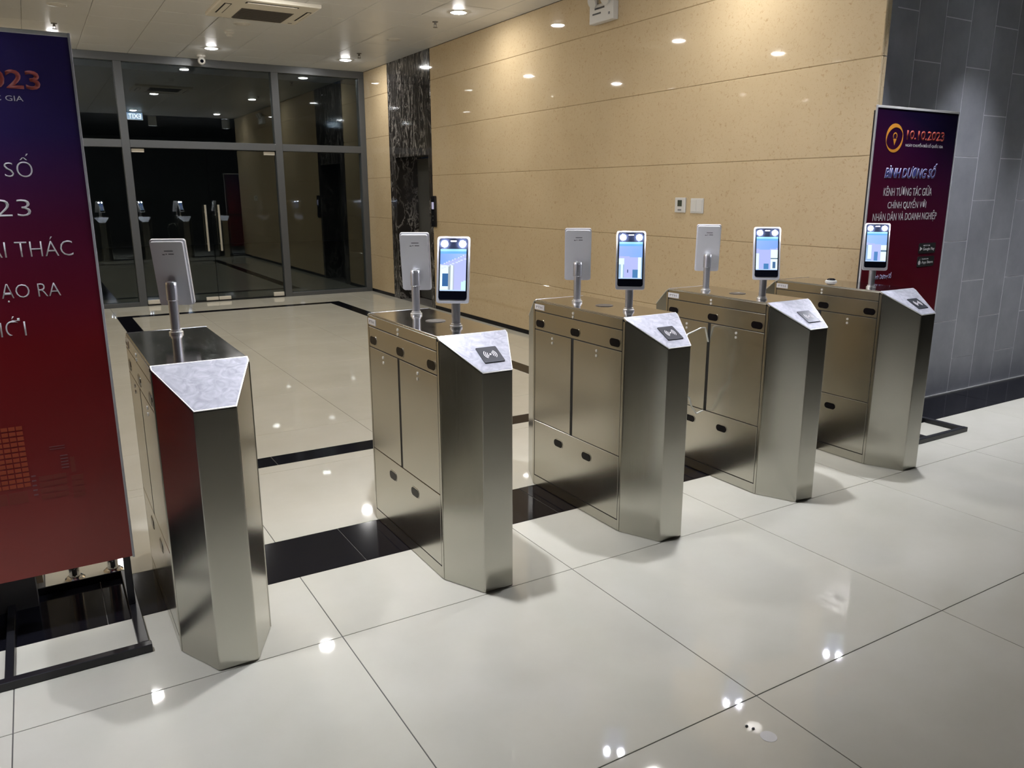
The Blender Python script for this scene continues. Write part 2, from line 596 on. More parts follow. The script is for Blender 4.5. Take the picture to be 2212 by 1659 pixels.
# ---- marble wall (X = XW), built of long courses with recessed joints
wall_right = structure('wall_right', 'polished beige marble wall with level joints')
bx('wall_core', XW + 0.02, XW + 0.24, YF - 0.02, YG + 0.1, 0, HC + 0.1, M_GREYTILE, wall_right)
COURSES = [0.045, 0.58, 1.17, 1.76, 2.35, 2.94, HC]
for (y0, y1) in ((3.25, 9.70), (11.12, YG - 0.02)):
    bx('joint_backing', XW + 0.008, XW + 0.02, y0 + 0.004, y1 - 0.004, 0.0, HC, mat('marble_joint', (0.33, 0.25, 0.15), 0.7), wall_right)
    for z0, z1 in zip(COURSES, COURSES[1:]):
        bm = bmesh.new()
        box(bm, XW, XW + 0.022, y0, y1, z0 + 0.0008, z1 - 0.0008)
        bevel(bm, 0.0045, 1)
        ob('marble_slab', bm, M_BEIGE, wall_right)
# slab edge return at the near corner
for z0, z1 in zip(COURSES, COURSES[1:]):
    bm = bmesh.new()
    box(bm, XW + 0.022, XW + 0.05, 3.25, 3.27, z0 + 0.003, z1 - 0.003)
    ob('slab_return', bm, M_BEIGE, wall_right)
bx('corner_core', XW + 0.022, XW + 0.049, 3.27, YF + 0.001, 0, HC, M_BEIGE, wall_right)
base = structure('base_right', 'dark recessed skirting under the marble wall')
bx('band', XW + 0.004, XW + 0.018, 3.27, 9.69, 0.0, 0.044, M_GRANITE, base)  # dark strip set back at the foot of the wall
bx('band', XW + 0.004, XW + 0.018, 11.13, YG - 0.06, 0.0, 0.044, M_GRANITE, base)

# ---- black marble lift surround and lift door
trim = structure('trim_1', 'black veined marble surround of the lift opening')
OY0, OY1, OZ = 9.80, 10.90, 2.03
bx('lintel_slab', XW - 0.004, XW + 0.03, 9.703, 11.117, OZ, HC, M_BLACKMARBLE, trim, 0.001)
bx('jamb_slab', XW - 0.004, XW + 0.03, OY1, 11.117, 0, OZ - 0.001, M_BLACKMARBLE, trim, 0.001)
bx('jamb_slab', XW - 0.004, XW + 0.03, 9.703, OY0, 0, OZ - 0.001, M_BLACKMARBLE, trim, 0.001)
bx('reveal_slab', XW + 0.03, XW + 0.36, OY1, OY1 + 0.03, 0, OZ + 0.03, M_BLACKMARBLE, trim)
bx('reveal_slab', XW + 0.03, XW + 0.36, OY0 - 0.03, OY0, 0, OZ + 0.03, M_BLACKMARBLE, trim)
bx('reveal_slab', XW + 0.03, XW + 0.36, OY0, OY1, OZ, OZ + 0.03, M_BLACKMARBLE, trim)
lift = structure('door_3', 'dark steel lift door deep in the marble surround')
for a, b in ((OY0, OY0 + 0.12), (OY0 + 0.13, OY0 + 0.545), (OY0 + 0.55, OY1)):
    bx('door_leaf', XW + 0.33, XW + 0.355, a, b, 0.01, OZ - 0.01, M_LIFTDOOR, lift, 0.003)

# hide the wall core inside the lift recess: rebuild the core in three pieces
core = [o for o in bpy.data.objects if o.name.startswith('wall_core')][0]
bpy.data.objects.remove(core)
bx('wall_core', XW + 0.02, XW + 0.24, YF - 0.02, OY0 - 0.04, 0, HC + 0.1, M_GREYTILE, wall_right)
bx('wall_core', XW + 0.02, XW + 0.24, OY1 + 0.04, YG + 0.1, 0, HC + 0.1, M_GREYTILE, wall_right)
bx('wall_core', XW + 0.04, XW + 0.24, OY0 - 0.04, OY1 + 0.04, OZ + 0.04, HC + 0.1, M_GREYTILE, wall_right)

# ---- grey tiled wall facing the camera, on the right
wall_front = structure('wall_front', 'dark grey wall of upright stoneware tiles in half bond')
bx('grout_backing', XW + 0.051, 9.5, YF + 0.0035, YF + 0.02, 0, 3.6, M_PALEGROUT, wall_front)
bx('wall_core', XW + 0.25, 9.5, YF + 0.02, YF + 0.2, 0, 3.6, M_GREYTILE, wall_front)
GT = {}
xk = 4.81
cols = [(XW + 0.052, 4.81, 1)]
i = 0
while xk < 9.4:
    cols.append((xk, xk + 0.3, i % 2))
    xk += 0.3
    i += 1
for (a, b, odd) in cols:
    zs = [0.0]
    z = 0.275 if not odd else 0.58
    while z < 3.55:
        zs.append(z)
        z += 0.6
    zs.append(3.55)
    for z0, z1 in zip(zs, zs[1:]):
        key = (round(b - a, 3), round(z1 - z0, 3))
        if key not in GT:
            bm = bmesh.new()
            box(bm, 0.004, b - a - 0.004, 0.0022, 0.008, 0.0035, z1 - z0 - 0.0035)
            GT[key] = to_mesh('wall_tile', bm, M_GREYTILE)
        link('wall_tile', GT[key], wall_front, (a, YF, z0))

bs = structure('baseboard_front', 'thin pale sealant line at the foot of the grey wall')
bx('seal_strip', XW + 0.055, 9.5, YF - 0.006, YF - 0.0005, 0.0005, 0.010, M_WHITEPLASTIC, bs)
# ---- opposite side: plain walls outside the picture
wall_left = structure('wall_left', 'beige marble wall on the far left of the gate hall')
for z0, z1 in zip(COURSES, COURSES[1:]):
    bx('marble_slab', XL - 0.022, XL, YF, YG - 0.02, z0 + 0.003, z1 - 0.003, M_BEIGE, wall_left)
bx('wall_core', XL - 0.24, XL - 0.022, YF - 0.1, YG + 0.1, 0, HC + 0.1, M_DARKWALL, wall_left)
wall_near = structure('wall_near', 'dark wall of the entrance lobby')
bx('wall_core', -5.3, XL - 0.24, YF, YF + 0.2, 0, 3.6, M_GREYTILE, wall_near)
wall_back = structure('wall_back', 'dark wall behind the lobby')
bx('wall_core', -5.5, 9.6, -5.1, -4.9, 0, 3.6, M_DARKWALL, wall_back)
bx('wall_core', -5.5, -5.3, -4.9, YF, 0, 3.6, M_DARKWALL, wall_back)
bx('wall_core', 9.5, 9.7, -4.9, YF, 0, 3.6, M_DARKWALL, wall_back)
ceil2 = structure('ceiling_front', 'dark ceiling of the entrance lobby')
bx('ceiling_board', -5.5, 9.6, -5.0, YF - 0.13, HC + 0.02, HC + 0.06, M_FRONTCEIL, ceil2)
bx('ceiling_board', XW + 0.1, 9.6, YF - 0.13, YF + 0.1, HC + 0.02, HC + 0.06, M_FRONTCEIL, ceil2)
bx('ceiling_board', -5.5, XL - 0.1, YF - 0.13, YF + 0.1, HC + 0.02, HC + 0.06, M_FRONTCEIL, ceil2)

# ---- glass front
win = structure('window_1', 'grey aluminium glazed front in three bays, night behind')
MX = (1.22, 3.26)
ZT = 2.19
FD0, FD1 = YG - 0.06, YG + 0.06


def bar(name, x0, x1, z0, z1):
    bx(name, x0, x1, FD0, FD1, z0, z1, M_ALU, win, 0.003)


bar('head_rail', XL, XW, HC - 0.10, HC)
for xm in MX:
    bar('mullion', xm - 0.05, xm + 0.05, 0, HC - 0.10)
bar('jamb', XL, XL + 0.09, 0, HC - 0.10)
bar('jamb', XW - 0.09, XW, 0, HC - 0.10)
edges_x = [XL + 0.09, MX[0] - 0.05, MX[0] + 0.05, MX[1] - 0.05, MX[1] + 0.05, XW - 0.09]
for k in range(3):
    bar('transom', edges_x[2 * k], edges_x[2 * k + 1], ZT - 0.05, ZT + 0.05)
    bx('pane', edges_x[2 * k], edges_x[2 * k + 1], YG - 0.006, YG + 0.006, ZT + 0.05, HC - 0.10, M_GLASS, win)
for k in (0, 2):
    bar('sill_rail', edges_x[2 * k], edges_x[2 * k + 1], 0, 0.06)
    bx('pane', edges_x[2 * k], edges_x[2 * k + 1], YG - 0.006, YG + 0.006, 0.06, ZT - 0.05, M_GLASS, win)
bx('threshold', edges_x[2], edges_x[3], FD0 + 0.01, FD1, 0.0, 0.008, M_DARKGAP, win)
XC = (MX[0] + MX[1]) / 2
for nm, x0, x1, hx, lab in (('door_1', edges_x[2] + 0.01, XC - 0.004, XC - 0.09, 'left frameless glass door leaf with steel bar handle'),
                            ('door_2', XC + 0.004, edges_x[3] - 0.01, XC + 0.09, 'right frameless glass door leaf with steel bar handle')):
    d = structure(nm, lab)
    bx('door_glass', x0, x1, YG - 0.006, YG + 0.006, 0.02, ZT - 0.06, M_GLASS, d)
    bm = bmesh.new()
    lathe(bm, [(0.016, 0.73), (0.016, 1.38)], 14, hx, YG - 0.075)
    for zz in (0.83, 1.28):
        box(bm, hx - 0.008, hx + 0.008, YG - 0.07, YG - 0.006, zz - 0.008, zz + 0.008)
    ob('handle', bm, mat('pale_satin_steel', (0.62, 0.61, 0.55), 0.3, 0.7), d, smooth=False)
    piv = x0 if nm == 'door_1' else x1 - 0.16
    bx('pivot_patch', piv, piv + 0.16, YG - 0.02, YG + 0.02, 0.015, 0.075, M_CREAMPLASTIC, d, 0.004)
    lock = x1 - 0.17 if nm == 'door_1' else x0
    bx('lock_patch', lock, lock + 0.17, YG - 0.02, YG + 0.02, 0.015, 0.065, M_CREAMPLASTIC, d, 0.004)
    bx('top_patch', piv, piv + 0.16, YG - 0.02, YG + 0.02, ZT - 0.11, ZT - 0.062, M_CREAMPLASTIC, d, 0.004)
# dark forecourt outside
yard = structure('ground', 'dark forecourt beyond the glass front')
bx('paving', -6, 12, YG + 0.07, YG + 14, -0.05, -0.005, M_ASPHALT, yard)
yw = structure('wall_outer', 'dark wall across the forecourt')
bx('wall_core', -6, 12, YG + 14, YG + 14.2, 0, 5, M_DARKWALL, yw)

# ================================================================== CEILING FITTINGS
DL = {}


def downlight(x, y, lens, label, group, z=HC, can=0):
    t = thing('downlight', label, 'ceiling light', (x, y, z), 0, group)
    cone = 'cone%s' % can
    if 'ring' not in DL:
        bm = bmesh.new()
        prof = [(0.078, 0.0), (0.095, -0.004), (0.097, 0.0)]
        n = 28
        rings = [[bm.verts.new((r * math.cos(2 * PI * k / n), r * math.sin(2 * PI * k / n), zz)) for k in range(n)] for r, zz in
                 [(0.072, 0.0), (0.074, -0.006), (0.092, -0.005), (0.096, 0.0)]]
        for a, b in zip(rings, rings[1:]):
            for k in range(n):
                bm.faces.new((a[k], a[(k + 1) % n], b[(k + 1) % n], b[k]))
        DL['ring'] = to_mesh('trim_ring', bm, M_WHITEPLASTIC, True)
    if cone not in DL:
        n = 28
        bm = bmesh.new()
        rings = [[bm.verts.new((r * math.cos(2 * PI * k / n), r * math.sin(2 * PI * k / n), zz)) for k in range(n)] for r, zz in
                 [(0.072, 0.0), (0.067, 0.03), (0.067, 0.21 if can else 0.06), (0.08, 0.21 if can else 0.06)]]
        for a, b in zip(rings, rings[1:]):
            for k in range(n):
                bm.faces.new((a[k], a[(k + 1) % n], b[(k + 1) % n], b[k]))
        DL[cone] = to_mesh('reflector', bm, M_REFLECTOR, True)
    key = 'lens_' + lens.name + str(can)
    if key not in DL:
        bm = bmesh.new()
        n = 28
        if can:      # lens sunk deep; unseen dark baffle shaped to narrow the beam
            v = [bm.verts.new((0.0655 * math.cos(2 * PI * k / n), 0.0655 * math.sin(2 * PI * k / n), 0.205)) for k in range(n)]
            bm.faces.new(v[::-1])
        else:        # lens bulges below the ring, a shape that imitates the lamp's bloom
            lathe(bm, [(0.0, -0.015), (0.04, -0.0135), (0.062, -0.009), (0.0705, 0.0)], n)
            bmesh.ops.delete(bm, geom=[f for f in bm.faces if len(f.verts) == n], context='FACES')
            bmesh.ops.recalc_face_normals(bm, faces=bm.faces[:])
            if sum(f.normal.z for f in bm.faces) > 0:
                bmesh.ops.reverse_faces(bm, faces=bm.faces[:])
        me = bpy.data.meshes.new('lens')
        bm.to_mesh(me)
        bm.free()
        me.materials.append(lens)
        DL[key] = me
    link('trim_ring', DL['ring'], t)
    link('reflector', DL[cone], t)
    link('lens', DL[key], t)
    if can:
        if 'can' not in DL:
            bm = bmesh.new()
            n = 28
            rings = [[bm.verts.new((0.097 * math.cos(2 * PI * k / n), 0.097 * math.sin(2 * PI * k / n), zz)) for k in range(n)] for zz in (0.0, can)]
            for k in range(n):
                bm.faces.new((rings[0][k], rings[0][(k + 1) % n], rings[1][(k + 1) % n], rings[1][k]))
            DL['can'] = to_mesh('housing', bm, M_WHITEPLASTIC, True)
        link('housing', DL['can'], t)
    return t


RN = {4.30: 'in the row nearest the gates', 7.70: 'in the row level with the air conditioner', 11.10: 'in the row nearest the glass front',
      9.40: 'between the glass front and the air conditioner', 6.05: 'between the air conditioner and the gates'}
CN = {0.486: 'left', 2.235: 'middle', 4.0: 'right'}
for (x, y) in LIGHTS_ON:
    tag(downlight(x, y, M_LAMP, 'x', 'lit downlights of the gate hall'), 'lit round recessed downlight %s, %s one' % (RN[y], CN[x]))
for (x, y) in LIGHTS_OFF:
    tag(downlight(x, y, M_OFFLENS, 'x', 'unlit downlights of the gate hall'), 'unlit round recessed downlight %s, %s one' % (RN[y], CN[x]))
FRONT = [(-0.58, 2.55, 'over the red banner on the left'), (1.16, 2.80, 'over the first gate passage'), (2.80, 2.80, 'over the third gate passage'), (4.50, 2.80, 'over the rightmost gate'),
         (5.80, 2.80, 'before the grey tiled wall'), (7.2, 2.80, 'at the far right of the grey tiled wall')]
for x, y, lab in FRONT:
    downlight(x, y, M_LAMPFRONT, 'lit surface downlight ' + lab, 'lit downlights of the lobby', HC - 0.20, 0.219)

# cassette air conditioner
ac = thing('air_conditioner', 'square cream ceiling cassette air conditioner with dark intake grille', 'air conditioner', (0, 0, 0))
bm = bmesh.new()
box(bm, AC[0], AC[1], AC[2], AC[3], HC - 0.035, HC - 0.001)
bevel(bm, 0.012, 2, [e for e in bm.edges if all(v.co.z < HC - 0.03 for v in e.verts)])
ob('panel', bm, M_CREAMPLASTIC, ac)
gx0, gx1, gy0, gy1 = 2.02, 2.53, 8.46, 8.94
bx('grille_back', gx0, gx1, gy0, gy1, HC - 0.038, HC - 0.0352, M_GRILLE, ac)
for k in range(12):
    yy = gy0 + 0.02 + k * 0.04
    bx('grille_slat', gx0 + 0.01, gx1 - 0.01, yy, yy + 0.016, HC - 0.043, HC - 0.0382, M_GRILLE, ac)
for (a, b, c, d) in ((1.83, 1.90, 8.32, 8.78), (2.62, 2.67, 8.32, 8.78), (2.0, 2.5, 8.17, 8.24)):
    bx('outlet_slot', a, b, c, d, HC - 0.0365, HC - 0.0352, M_DARKGAP, ac)
    bx('louvre', a + 0.012, b - 0.012, c + 0.012, d - 0.012, HC - 0.044, HC - 0.0367, M_CREAMPLASTIC, ac, 0.003)
bx('logo_tab', 2.60, 2.64, 8.92, 8.945, HC - 0.037, HC - 0.0352, M_GREYINK, ac)

# turret camera by the glass
cc = thing('security_camera', 'white turret security camera under the ceiling at the glass front', 'camera', (2.22, 11.72, HC))
bm = bmesh.new()
lathe(bm, [(0.055, 0), (0.055, -0.02), (0.03, -0.03)], 20)
ob('mount', bm, M_WHITEPLASTIC, cc, smooth=False)
bm = bmesh.new()
bmesh.ops.create_uvsphere(bm, u_segments=20, v_segments=12, radius=0.05)
ob('housing', bm, M_WHITEPLASTIC, cc, (0, 0, -0.07), True)
bm = bmesh.new()
lathe(bm, [(0.0, -0.004), (0.022, -0.004), (0.022, 0.004)], 16)
bmesh.ops.rotate(bm, verts=bm.verts[:], cent=(0, 0, 0), matrix=Matrix.Rotation(math.radians(-80), 3, 'X'))
ob('camera_lens', bm, M_BLACKGLASS, cc, (-0.005, -0.049, -0.078))

sd = thing('smoke_detector', 'small white detector on the ceiling before the air conditioner', 'detector', (2.21, 9.93, HC))
bm = bmesh.new()
lathe(bm, [(0.055, 0), (0.055, -0.012), (0.042, -0.02), (0.042, -0.028)], 20)
ob('base', bm, M_WHITEPLASTIC, sd)
bm = bmesh.new()
lathe(bm, [(0.036, -0.028), (0.036, -0.042), (0.02, -0.05), (0, -0.05)], 20)
ob('cap', bm, M_WHITEPLASTIC, sd)
for x, y, lab in ((0.48, 10.40, 'small dark sprinkler head above the left banner'), (3.99, 8.23, 'small dark sprinkler head beside the nearest right downlight'),
                  (3.98, 10.52, 'small dark sprinkler head by the far right downlight')):
    sp = thing('sprinkler', lab, 'sprinkler', (x, y, HC), 0, 'ceiling sprinklers')
    bm = bmesh.new()
    lathe(bm, [(0.032, 0), (0.03, -0.006), (0.012, -0.008), (0.010, -0.03), (0.0, -0.03)], 14)
    ob('body', bm, M_GRILLE, sp)
    bm = bmesh.new()
    box(bm, -0.014, -0.010, -0.003, 0.003, -0.055, -0.02)
    box(bm, 0.010, 0.014, -0.003, 0.003, -0.055, -0.02)
    lathe(bm, [(0.024, -0.058), (0.024, -0.055)], 14)
    ob('deflector', bm, M_GRILLE, sp)

# exit sign above the gates, seen in the glass
ex = thing('exit_sign', 'blue lit exit sign hanging over the gates, mirrored in the glass front', 'sign', (2.30, 3.90, 3.15))
bx('sign_box', -0.17, 0.17, -0.015, 0.015, 0, 0.17, M_WHITEPLASTIC, ex, 0.004)
bx('mount', -0.05, 0.05, -0.012, 0.012, 0.1702, HC - 3.15 + 0.0005, M_WHITEPLASTIC, ex)
bx('lit_face', -0.16, 0.16, 0.0152, 0.018, 0.01, 0.16, M_EXIT, ex)
text('lettering', 'EXIT', -0.13, 0.13, 0.035, 0.135, 0, M_EXITTEXT, ex, fn=lambda u, h, d: Vector((-u, 0.0182 + d, h)))

# ================================================================== WALL FITTINGS
tm = thing('thermostat', 'small white wall thermostat with dark display', 'thermostat', (XW, 0, 0))
bx('case', -0.018, -0.0005, 4.90, 5.02, 1.375, 1.495, M_WHITEPLASTIC, tm, 0.004)
bx('display', -0.0195, -0.0182, 4.935, 4.985, 1.425, 1.475, M_LCD, tm)
bx('button_row', -0.0195, -0.0182, 4.94, 4.98, 1.392, 1.402, M_GREYINK, tm)
sw = thing('switch_plate', 'square white light switch plate beside the thermostat', 'switch', (XW, 0, 0))
bx('plate', -0.009, -0.0005, 4.70, 4.845, 1.372, 1.49, M_WHITEPLASTIC, sw, 0.003)
for k in range(2):
    bx('rocker', -0.013, -0.0092, 4.71 + k * 0.066, 4.77 + k * 0.066, 1.385, 1.478, M_WHITEPLASTIC, sw, 0.0015)
em = thing('emergency_light', 'white twin-head emergency light high on the marble wall', 'emergency light', (XW, 0, 0))
bx('case', -0.065, -0.0005, 5.86, 6.20, 3.005, 3.16, M_WHITEPLASTIC, em, 0.008, 2)
bx('charge_vent', -0.067, -0.0652, 5.98, 6.12, 3.115, 3.13, M_DARKINK, em)
bx('charge_vent', -0.067, -0.0652, 6.03, 6.15, 3.075, 3.088, M_DARKINK, em)
bx('test_button', -0.068, -0.0652, 5.90, 5.92, 3.05, 3.07, M_GREYINK, em)
for k, yy in enumerate((5.94, 6.12)):
    bm = bmesh.new()
    lathe(bm, [(0.012, 0), (0.02, -0.01), (0.05, -0.055), (0.052, -0.075)], 16)
    bmesh.ops.rotate(bm, verts=bm.verts[:], cent=(0, 0, 0), matrix=Matrix.Rotation(math.radians(65), 3, 'Y'))
    h = ob('lamp_head', bm, M_WHITEPLASTIC, em, (-0.035, yy, 3.205))
    bx('bracket', -0.04, -0.03, yy - 0.008, yy + 0.008, 3.16, 3.20, M_WHITEPLASTIC, em)
cp = thing('call_panel', 'black lift call panel with small blue display by the marble surround', 'call panel', (XW, 0, 0))
bx('case', -0.032, -0.0045, 9.585, 9.70, 1.10, 1.50, M_BLACKGLASS, cp, 0.004)
bx('display', -0.0335, -0.0322, 9.61, 9.675, 1.33, 1.42, M_CALLBLUE, cp)
for k in range(2):
    bm = bmesh.new()
    extrude(bm, [(0.012 * math.cos(2 * PI * q / 14), 0.012 * math.sin(2 * PI * q / 14)) for q in range(14)],
            lambda u, v, d: Vector((-0.0322 - d, 9.642 + u, 1.19 + k * 0.05 + v)), 0, 0.003)
    ob('call_button', bm, M_CHROME, cp)

# ================================================================== TURNSTILES
TW, TF, TL, TC = 0.15, 0.0635, 0.556, 0.372       # half width, half flat, half length, chamfer start
TT, TSZ, TSY = 1.0, 0.887, 0.355                   # top height, foot of slant, top edge of slant
CEN_Y = 3.016
P = {}


def pmesh(key, fn):
    if key not in P:
        P[key] = fn()
    return P[key]


def slant_z(y):
    return TSZ + (TL - abs(y)) * (TT - TSZ) / (TL - TSY)


def body_mesh():
    bm = bmesh.new()
    pts = []
    for sx in (-1, 1):
        for sy in (-1, 1):
            pts += [(sx * TF, sy * TL, 0), (sx * TW, sy * TC, 0), (sx * TF, sy * TL, TSZ), (sx * TW, sy * TC, slant_z(TC)), (sx * TW, sy * TSY, TT)]
    for c in pts:
        bm.verts.new(c)
    bmesh.ops.convex_hull(bm, input=bm.verts[:])
    bmesh.ops.dissolve_limit(bm, angle_limit=math.radians(1), verts=bm.verts[:], edges=bm.edges[:])
    bevel(bm, 0.0035, 2)
    bmesh.ops.recalc_face_normals(bm, faces=bm.faces[:])
    for f in bm.faces:
        if abs(f.normal.x) > 0.99 and f.calc_area() > 0.2:
            f.material_index = 1
    for sx in (-1, 1):
        a, b = sorted((sx * 0.1495, sx * 0.1528))
        for y0, y1 in ((-0.3705, -0.3575), (0.3575, 0.3705)):
            box(bm, a, b, y0, y1, 0.004, 0.985)
        box(bm, a, b, -0.357, 0.357, 0.004, 0.053)
    return to_mesh('body', bm, [M_STEEL, M_DARKGAP])


def side_panel_mesh(y0, y1, z0, z1):
    def f():
        bm = bmesh.new()
        box(bm, -0.0016, 0.0016, y0, y1, z0, z1)
        bevel(bm, 0.0009, 1)
        return to_mesh('side_panel', bm, M_STEEL)
    return f


def window_mesh():
    bm = bmesh.new()
    extrude(bm, rrect(0.082, 0.044, 0.0215, 5), lambda u, v, d: Vector((d, u, v)), -0.001, 0.0012, 0)
    extrude(bm, rrect(0.074, 0.036, 0.0175, 5), lambda u, v, d: Vector((d, u, v)), -0.0018, 0.0018, 1)
    return to_mesh('sensor_window', bm, [M_STEEL, M_SENSOR])


def screw_mesh():
    bm = bmesh.new()
    extrude(bm, [(0.0068 * math.cos(2 * PI * q / 12), 0.0068 * math.sin(2 * PI * q / 12)) for q in range(12)], lambda u, v, d: Vector((d, u, v)), -0.002, 0.002)
    return to_mesh('screw', bm, M_WHITESCREW)


def plate_mesh():
    bm = bmesh.new()
    out = [(-TW, TSY - TL + 0.0), (TW, 0)]
    L = math.hypot(TL - TSY, TT - TSZ)
    k = L / (TL - TSY)
    t = (TC - TSY) * k
    pts = [(-TW, L), (-TW, L - t), (-TF, 0), (TF, 0), (TW, L - t), (TW, L)]
    ny, nz = -(TT - TSZ) / L, (TL - TSY) / L

    def fn(u, v, d):
        return Vector((u, -TL + v / k + d * ny, TSZ + v * (TT - TSZ) / L + d * nz))
    extrude(bm, pts, fn, 0.0002, 0.004, 1)
    ins = []
    c = (0, L * 0.55)
    for (u, v) in pts:
        ins.append((u * (1 - 0.0035 / abs(u)) if abs(u) > 0.1 else u * 0.97, min(max(v, 0.003), L - 0.003)))
    extrude(bm, ins, fn, 0.0005, 0.0046, 0)
    return to_mesh('slant_plate', bm, [M_PLATE, M_EDGE]), fn, L


PLATE, PFN, PL_L = plate_mesh()


def lid_mesh():
    bm = bmesh.new()
    box(bm, -0.148, 0.148, -TSY + 0.004, TSY - 0.004, TT - 0.001, TT + 0.0025)
    bevel(bm, 0.0012, 1)
    return to_mesh('top_lid', bm, M_STEELTOP)


def reader(parent):
    r = link('card_reader', pmesh('reader', reader_mesh), parent)
    if 'wave' not in P:
        bm = bmesh.new()
        cx, cy = 0.012, PL_L * 0.40

        def f(u, v, d):
            # the symbol lies along the plate's width
            return PFN(cx + u, cy + v, d)
        extrude(bm, [(0.0045 * math.cos(2 * PI * q / 12), 0.0045 * math.sin(2 * PI * q / 12)) for q in range(12)], f, 0.0082, 0.0088)
        for sgn in (-1, 1):
            for rr in (0.012, 0.019, 0.026):
                o, i = [], []
                for q in range(9):
                    a = math.radians(-48 + 12 * q)
                    o.append((sgn * (rr + 0.0015) * math.cos(a), (rr + 0.0015) * math.sin(a)))
                    i.append((sgn * (rr - 0.0012) * math.cos(a), (rr - 0.0012) * math.sin(a)))
                extrude(bm, o + i[::-1], f, 0.0082, 0.0088)
        P['wave'] = to_mesh('wave_symbol', bm, M_WHITEINK)
    link('wave_symbol', P['wave'], r)


def reader_mesh():
    bm = bmesh.new()
    cx, cy = 0.012, PL_L * 0.40
    extrude(bm, rrect(0.088, 0.088, 0.004, 2), lambda u, v, d: PFN(cx + u, cy + v, d), 0.004, 0.008)
    return to_mesh('card_reader', bm, mat('charcoal_plastic', (0.028, 0.03, 0.036), 0.35))


def disc_mesh():
    bm = bmesh.new()
    lathe(bm, [(0.043, TT + 0.0025), (0.043, TT + 0.0045), (0.035, TT + 0.0045), (0.034, TT + 0.0035), (0, TT + 0.0035)], 24)
    return to_mesh('cover_disc', bm, mat('dull_steel_cap', (0.16, 0.15, 0.14), 0.35, 0.8))


def flap_mesh(ext):
    bm = bmesh.new()
    pts = [(0.10, 0.370), (-0.164, 0.364), (-0.215, 0.353), (-0.256, 0.404), (-0.272, 0.45), (-0.33, 0.50), (-0.36, 0.72), (-0.308, 0.803), (-0.213, 0.829), (-0.182, 0.827), (-0.156, 0.748), (0.10, 0.748)]
    extrude(bm, pts, lambda u, v, d: Vector((u, d, v)), 0.018, 0.026)
    return to_mesh('acrylic_flap', bm, M_ACRYLIC), pts


def flap_edge_mesh(pts):
    bm = bmesh.new()
    for (a, b) in zip(pts[1:], pts[2:-1]):
        va, vb = Vector((a[0], 0, a[1])), Vector((b[0], 0, b[1]))
        d = (vb - va).normalized()
        nn = Vector((-d.z, 0, d.x)) * 0.0022
        q = [(va + nn), (vb + nn), (vb - nn), (va - nn)]
        extrude(bm, [(c.x, c.z) for c in q], lambda u, v, dd: Vector((u, dd, v)), 0.0175, 0.0265)
    return to_mesh('flap_edge', bm, M_ACRYLICEDGE)


SIDE_PARTS = [('door_panel', (-0.3535, 0.0120, 0.3655, 0.848)), ('door_panel', (0.0325, 0.3535, 0.3655, 0.848)), ('sensor_band', (-0.3535, 0.3535, 0.8525, 0.9435)),
              ('lid_band', (-0.3535, 0.3535, 0.9475, 0.995)), ('lower_panel', (-0.3535, 0.3535, 0.0575, 0.3615))]


def turnstile(x, label, with_reader, with_disc, flap=False):
    t = thing('turnstile', label, 'turnstile', (x, CEN_Y, 0), 0, 'stainless steel access gates in a row')
    link('body', pmesh('body', body_mesh), t)
    link('top_lid', pmesh('lid', lid_mesh), t)
    pl = link('slant_plate', PLATE, t)
    pr = link('slant_plate', PLATE, t, (0, 0, 0), (0, 0, PI))
    if with_reader:
        reader(pl)
    if with_disc:
        link('cover_disc', pmesh('disc', disc_mesh), t, (0.01, -0.01, 0))
    for sx in (-1, 1):
        px = sx * 0.1512
        for i, (nm, q) in enumerate(SIDE_PARTS):
            link(nm, pmesh(nm + str(i), side_panel_mesh(*q)), t, (px, 0, 0))
        bm_key = 'slot'
        link('barrier_slot', pmesh(bm_key, slot_mesh), t, (sx * 0.1498, 0.0222, 0))
        for y in (-0.305, 0.0, 0.305):
            link('sensor_window', pmesh('win', window_mesh), t, (sx * 0.1532, y, 0.884))
        for y in (-0.11, 0.13):
            link('sensor_window', pmesh('win', window_mesh), t, (sx * 0.1532, y, 0.292))
        for (y, z) in ((0.195, 0.824), (0.195, 0.801), (-0.17, 0.824), (-0.17, 0.801), (0.02, 0.974), (0.02, 0.956)):
            link('screw', pmesh('screw', screw_mesh), t, (sx * 0.1532, y, z))
    np_ = link('name_plate', pmesh('np', nameplate_mesh), t, (-0.1532, 0.312, 0.968))
    if 'npt' not in P:
        o = text('lettering', 'PTH', -0.030, 0.026, -0.006, 0.006, 0, M_GREYINK, np_, depth=0.0005, fn=lambda u, h, d: Vector((-0.0016 - d, -u, h)))
        P['npt'] = o.data
    else:
        link('lettering', P['npt'], np_)
    if flap:
        me, pts = flap_mesh(0.30)
        fo = link('acrylic_flap', me, t)
        link('flap_edge', flap_edge_mesh(pts), fo)
    return t


def slot_mesh():
    bm = bmesh.new()
    box(bm, -0.001, 0.001, -0.0095, 0.0095, 0.3655, 0.848)
    return to_mesh('barrier_slot', bm, M_DARKGAP)


def nameplate_mesh():
    bm = bmesh.new()
    box(bm, -0.0015, 0.0015, -0.043, 0.043, -0.0135, 0.0135)
    return to_mesh('name_plate', bm, M_SILVER)


TX = [0.416, 1.417, 2.318, 3.221, 4.12]
turnstile(TX[0], 'leftmost steel gate cabinet beside the big red banner, plain slanted end', False, False)
turnstile(TX[1], 'second steel gate cabinet from the left, two face readers on top', True, True)
turnstile(TX[2], 'third steel gate cabinet from the left, in the middle of the row', True, True)
turnstile(TX[3], 'fourth steel gate cabinet from the left, clear flap sticking out of its slot', True, True, True)
turnstile(TX[4], 'rightmost steel gate cabinet in front of the far red banner', True, False)

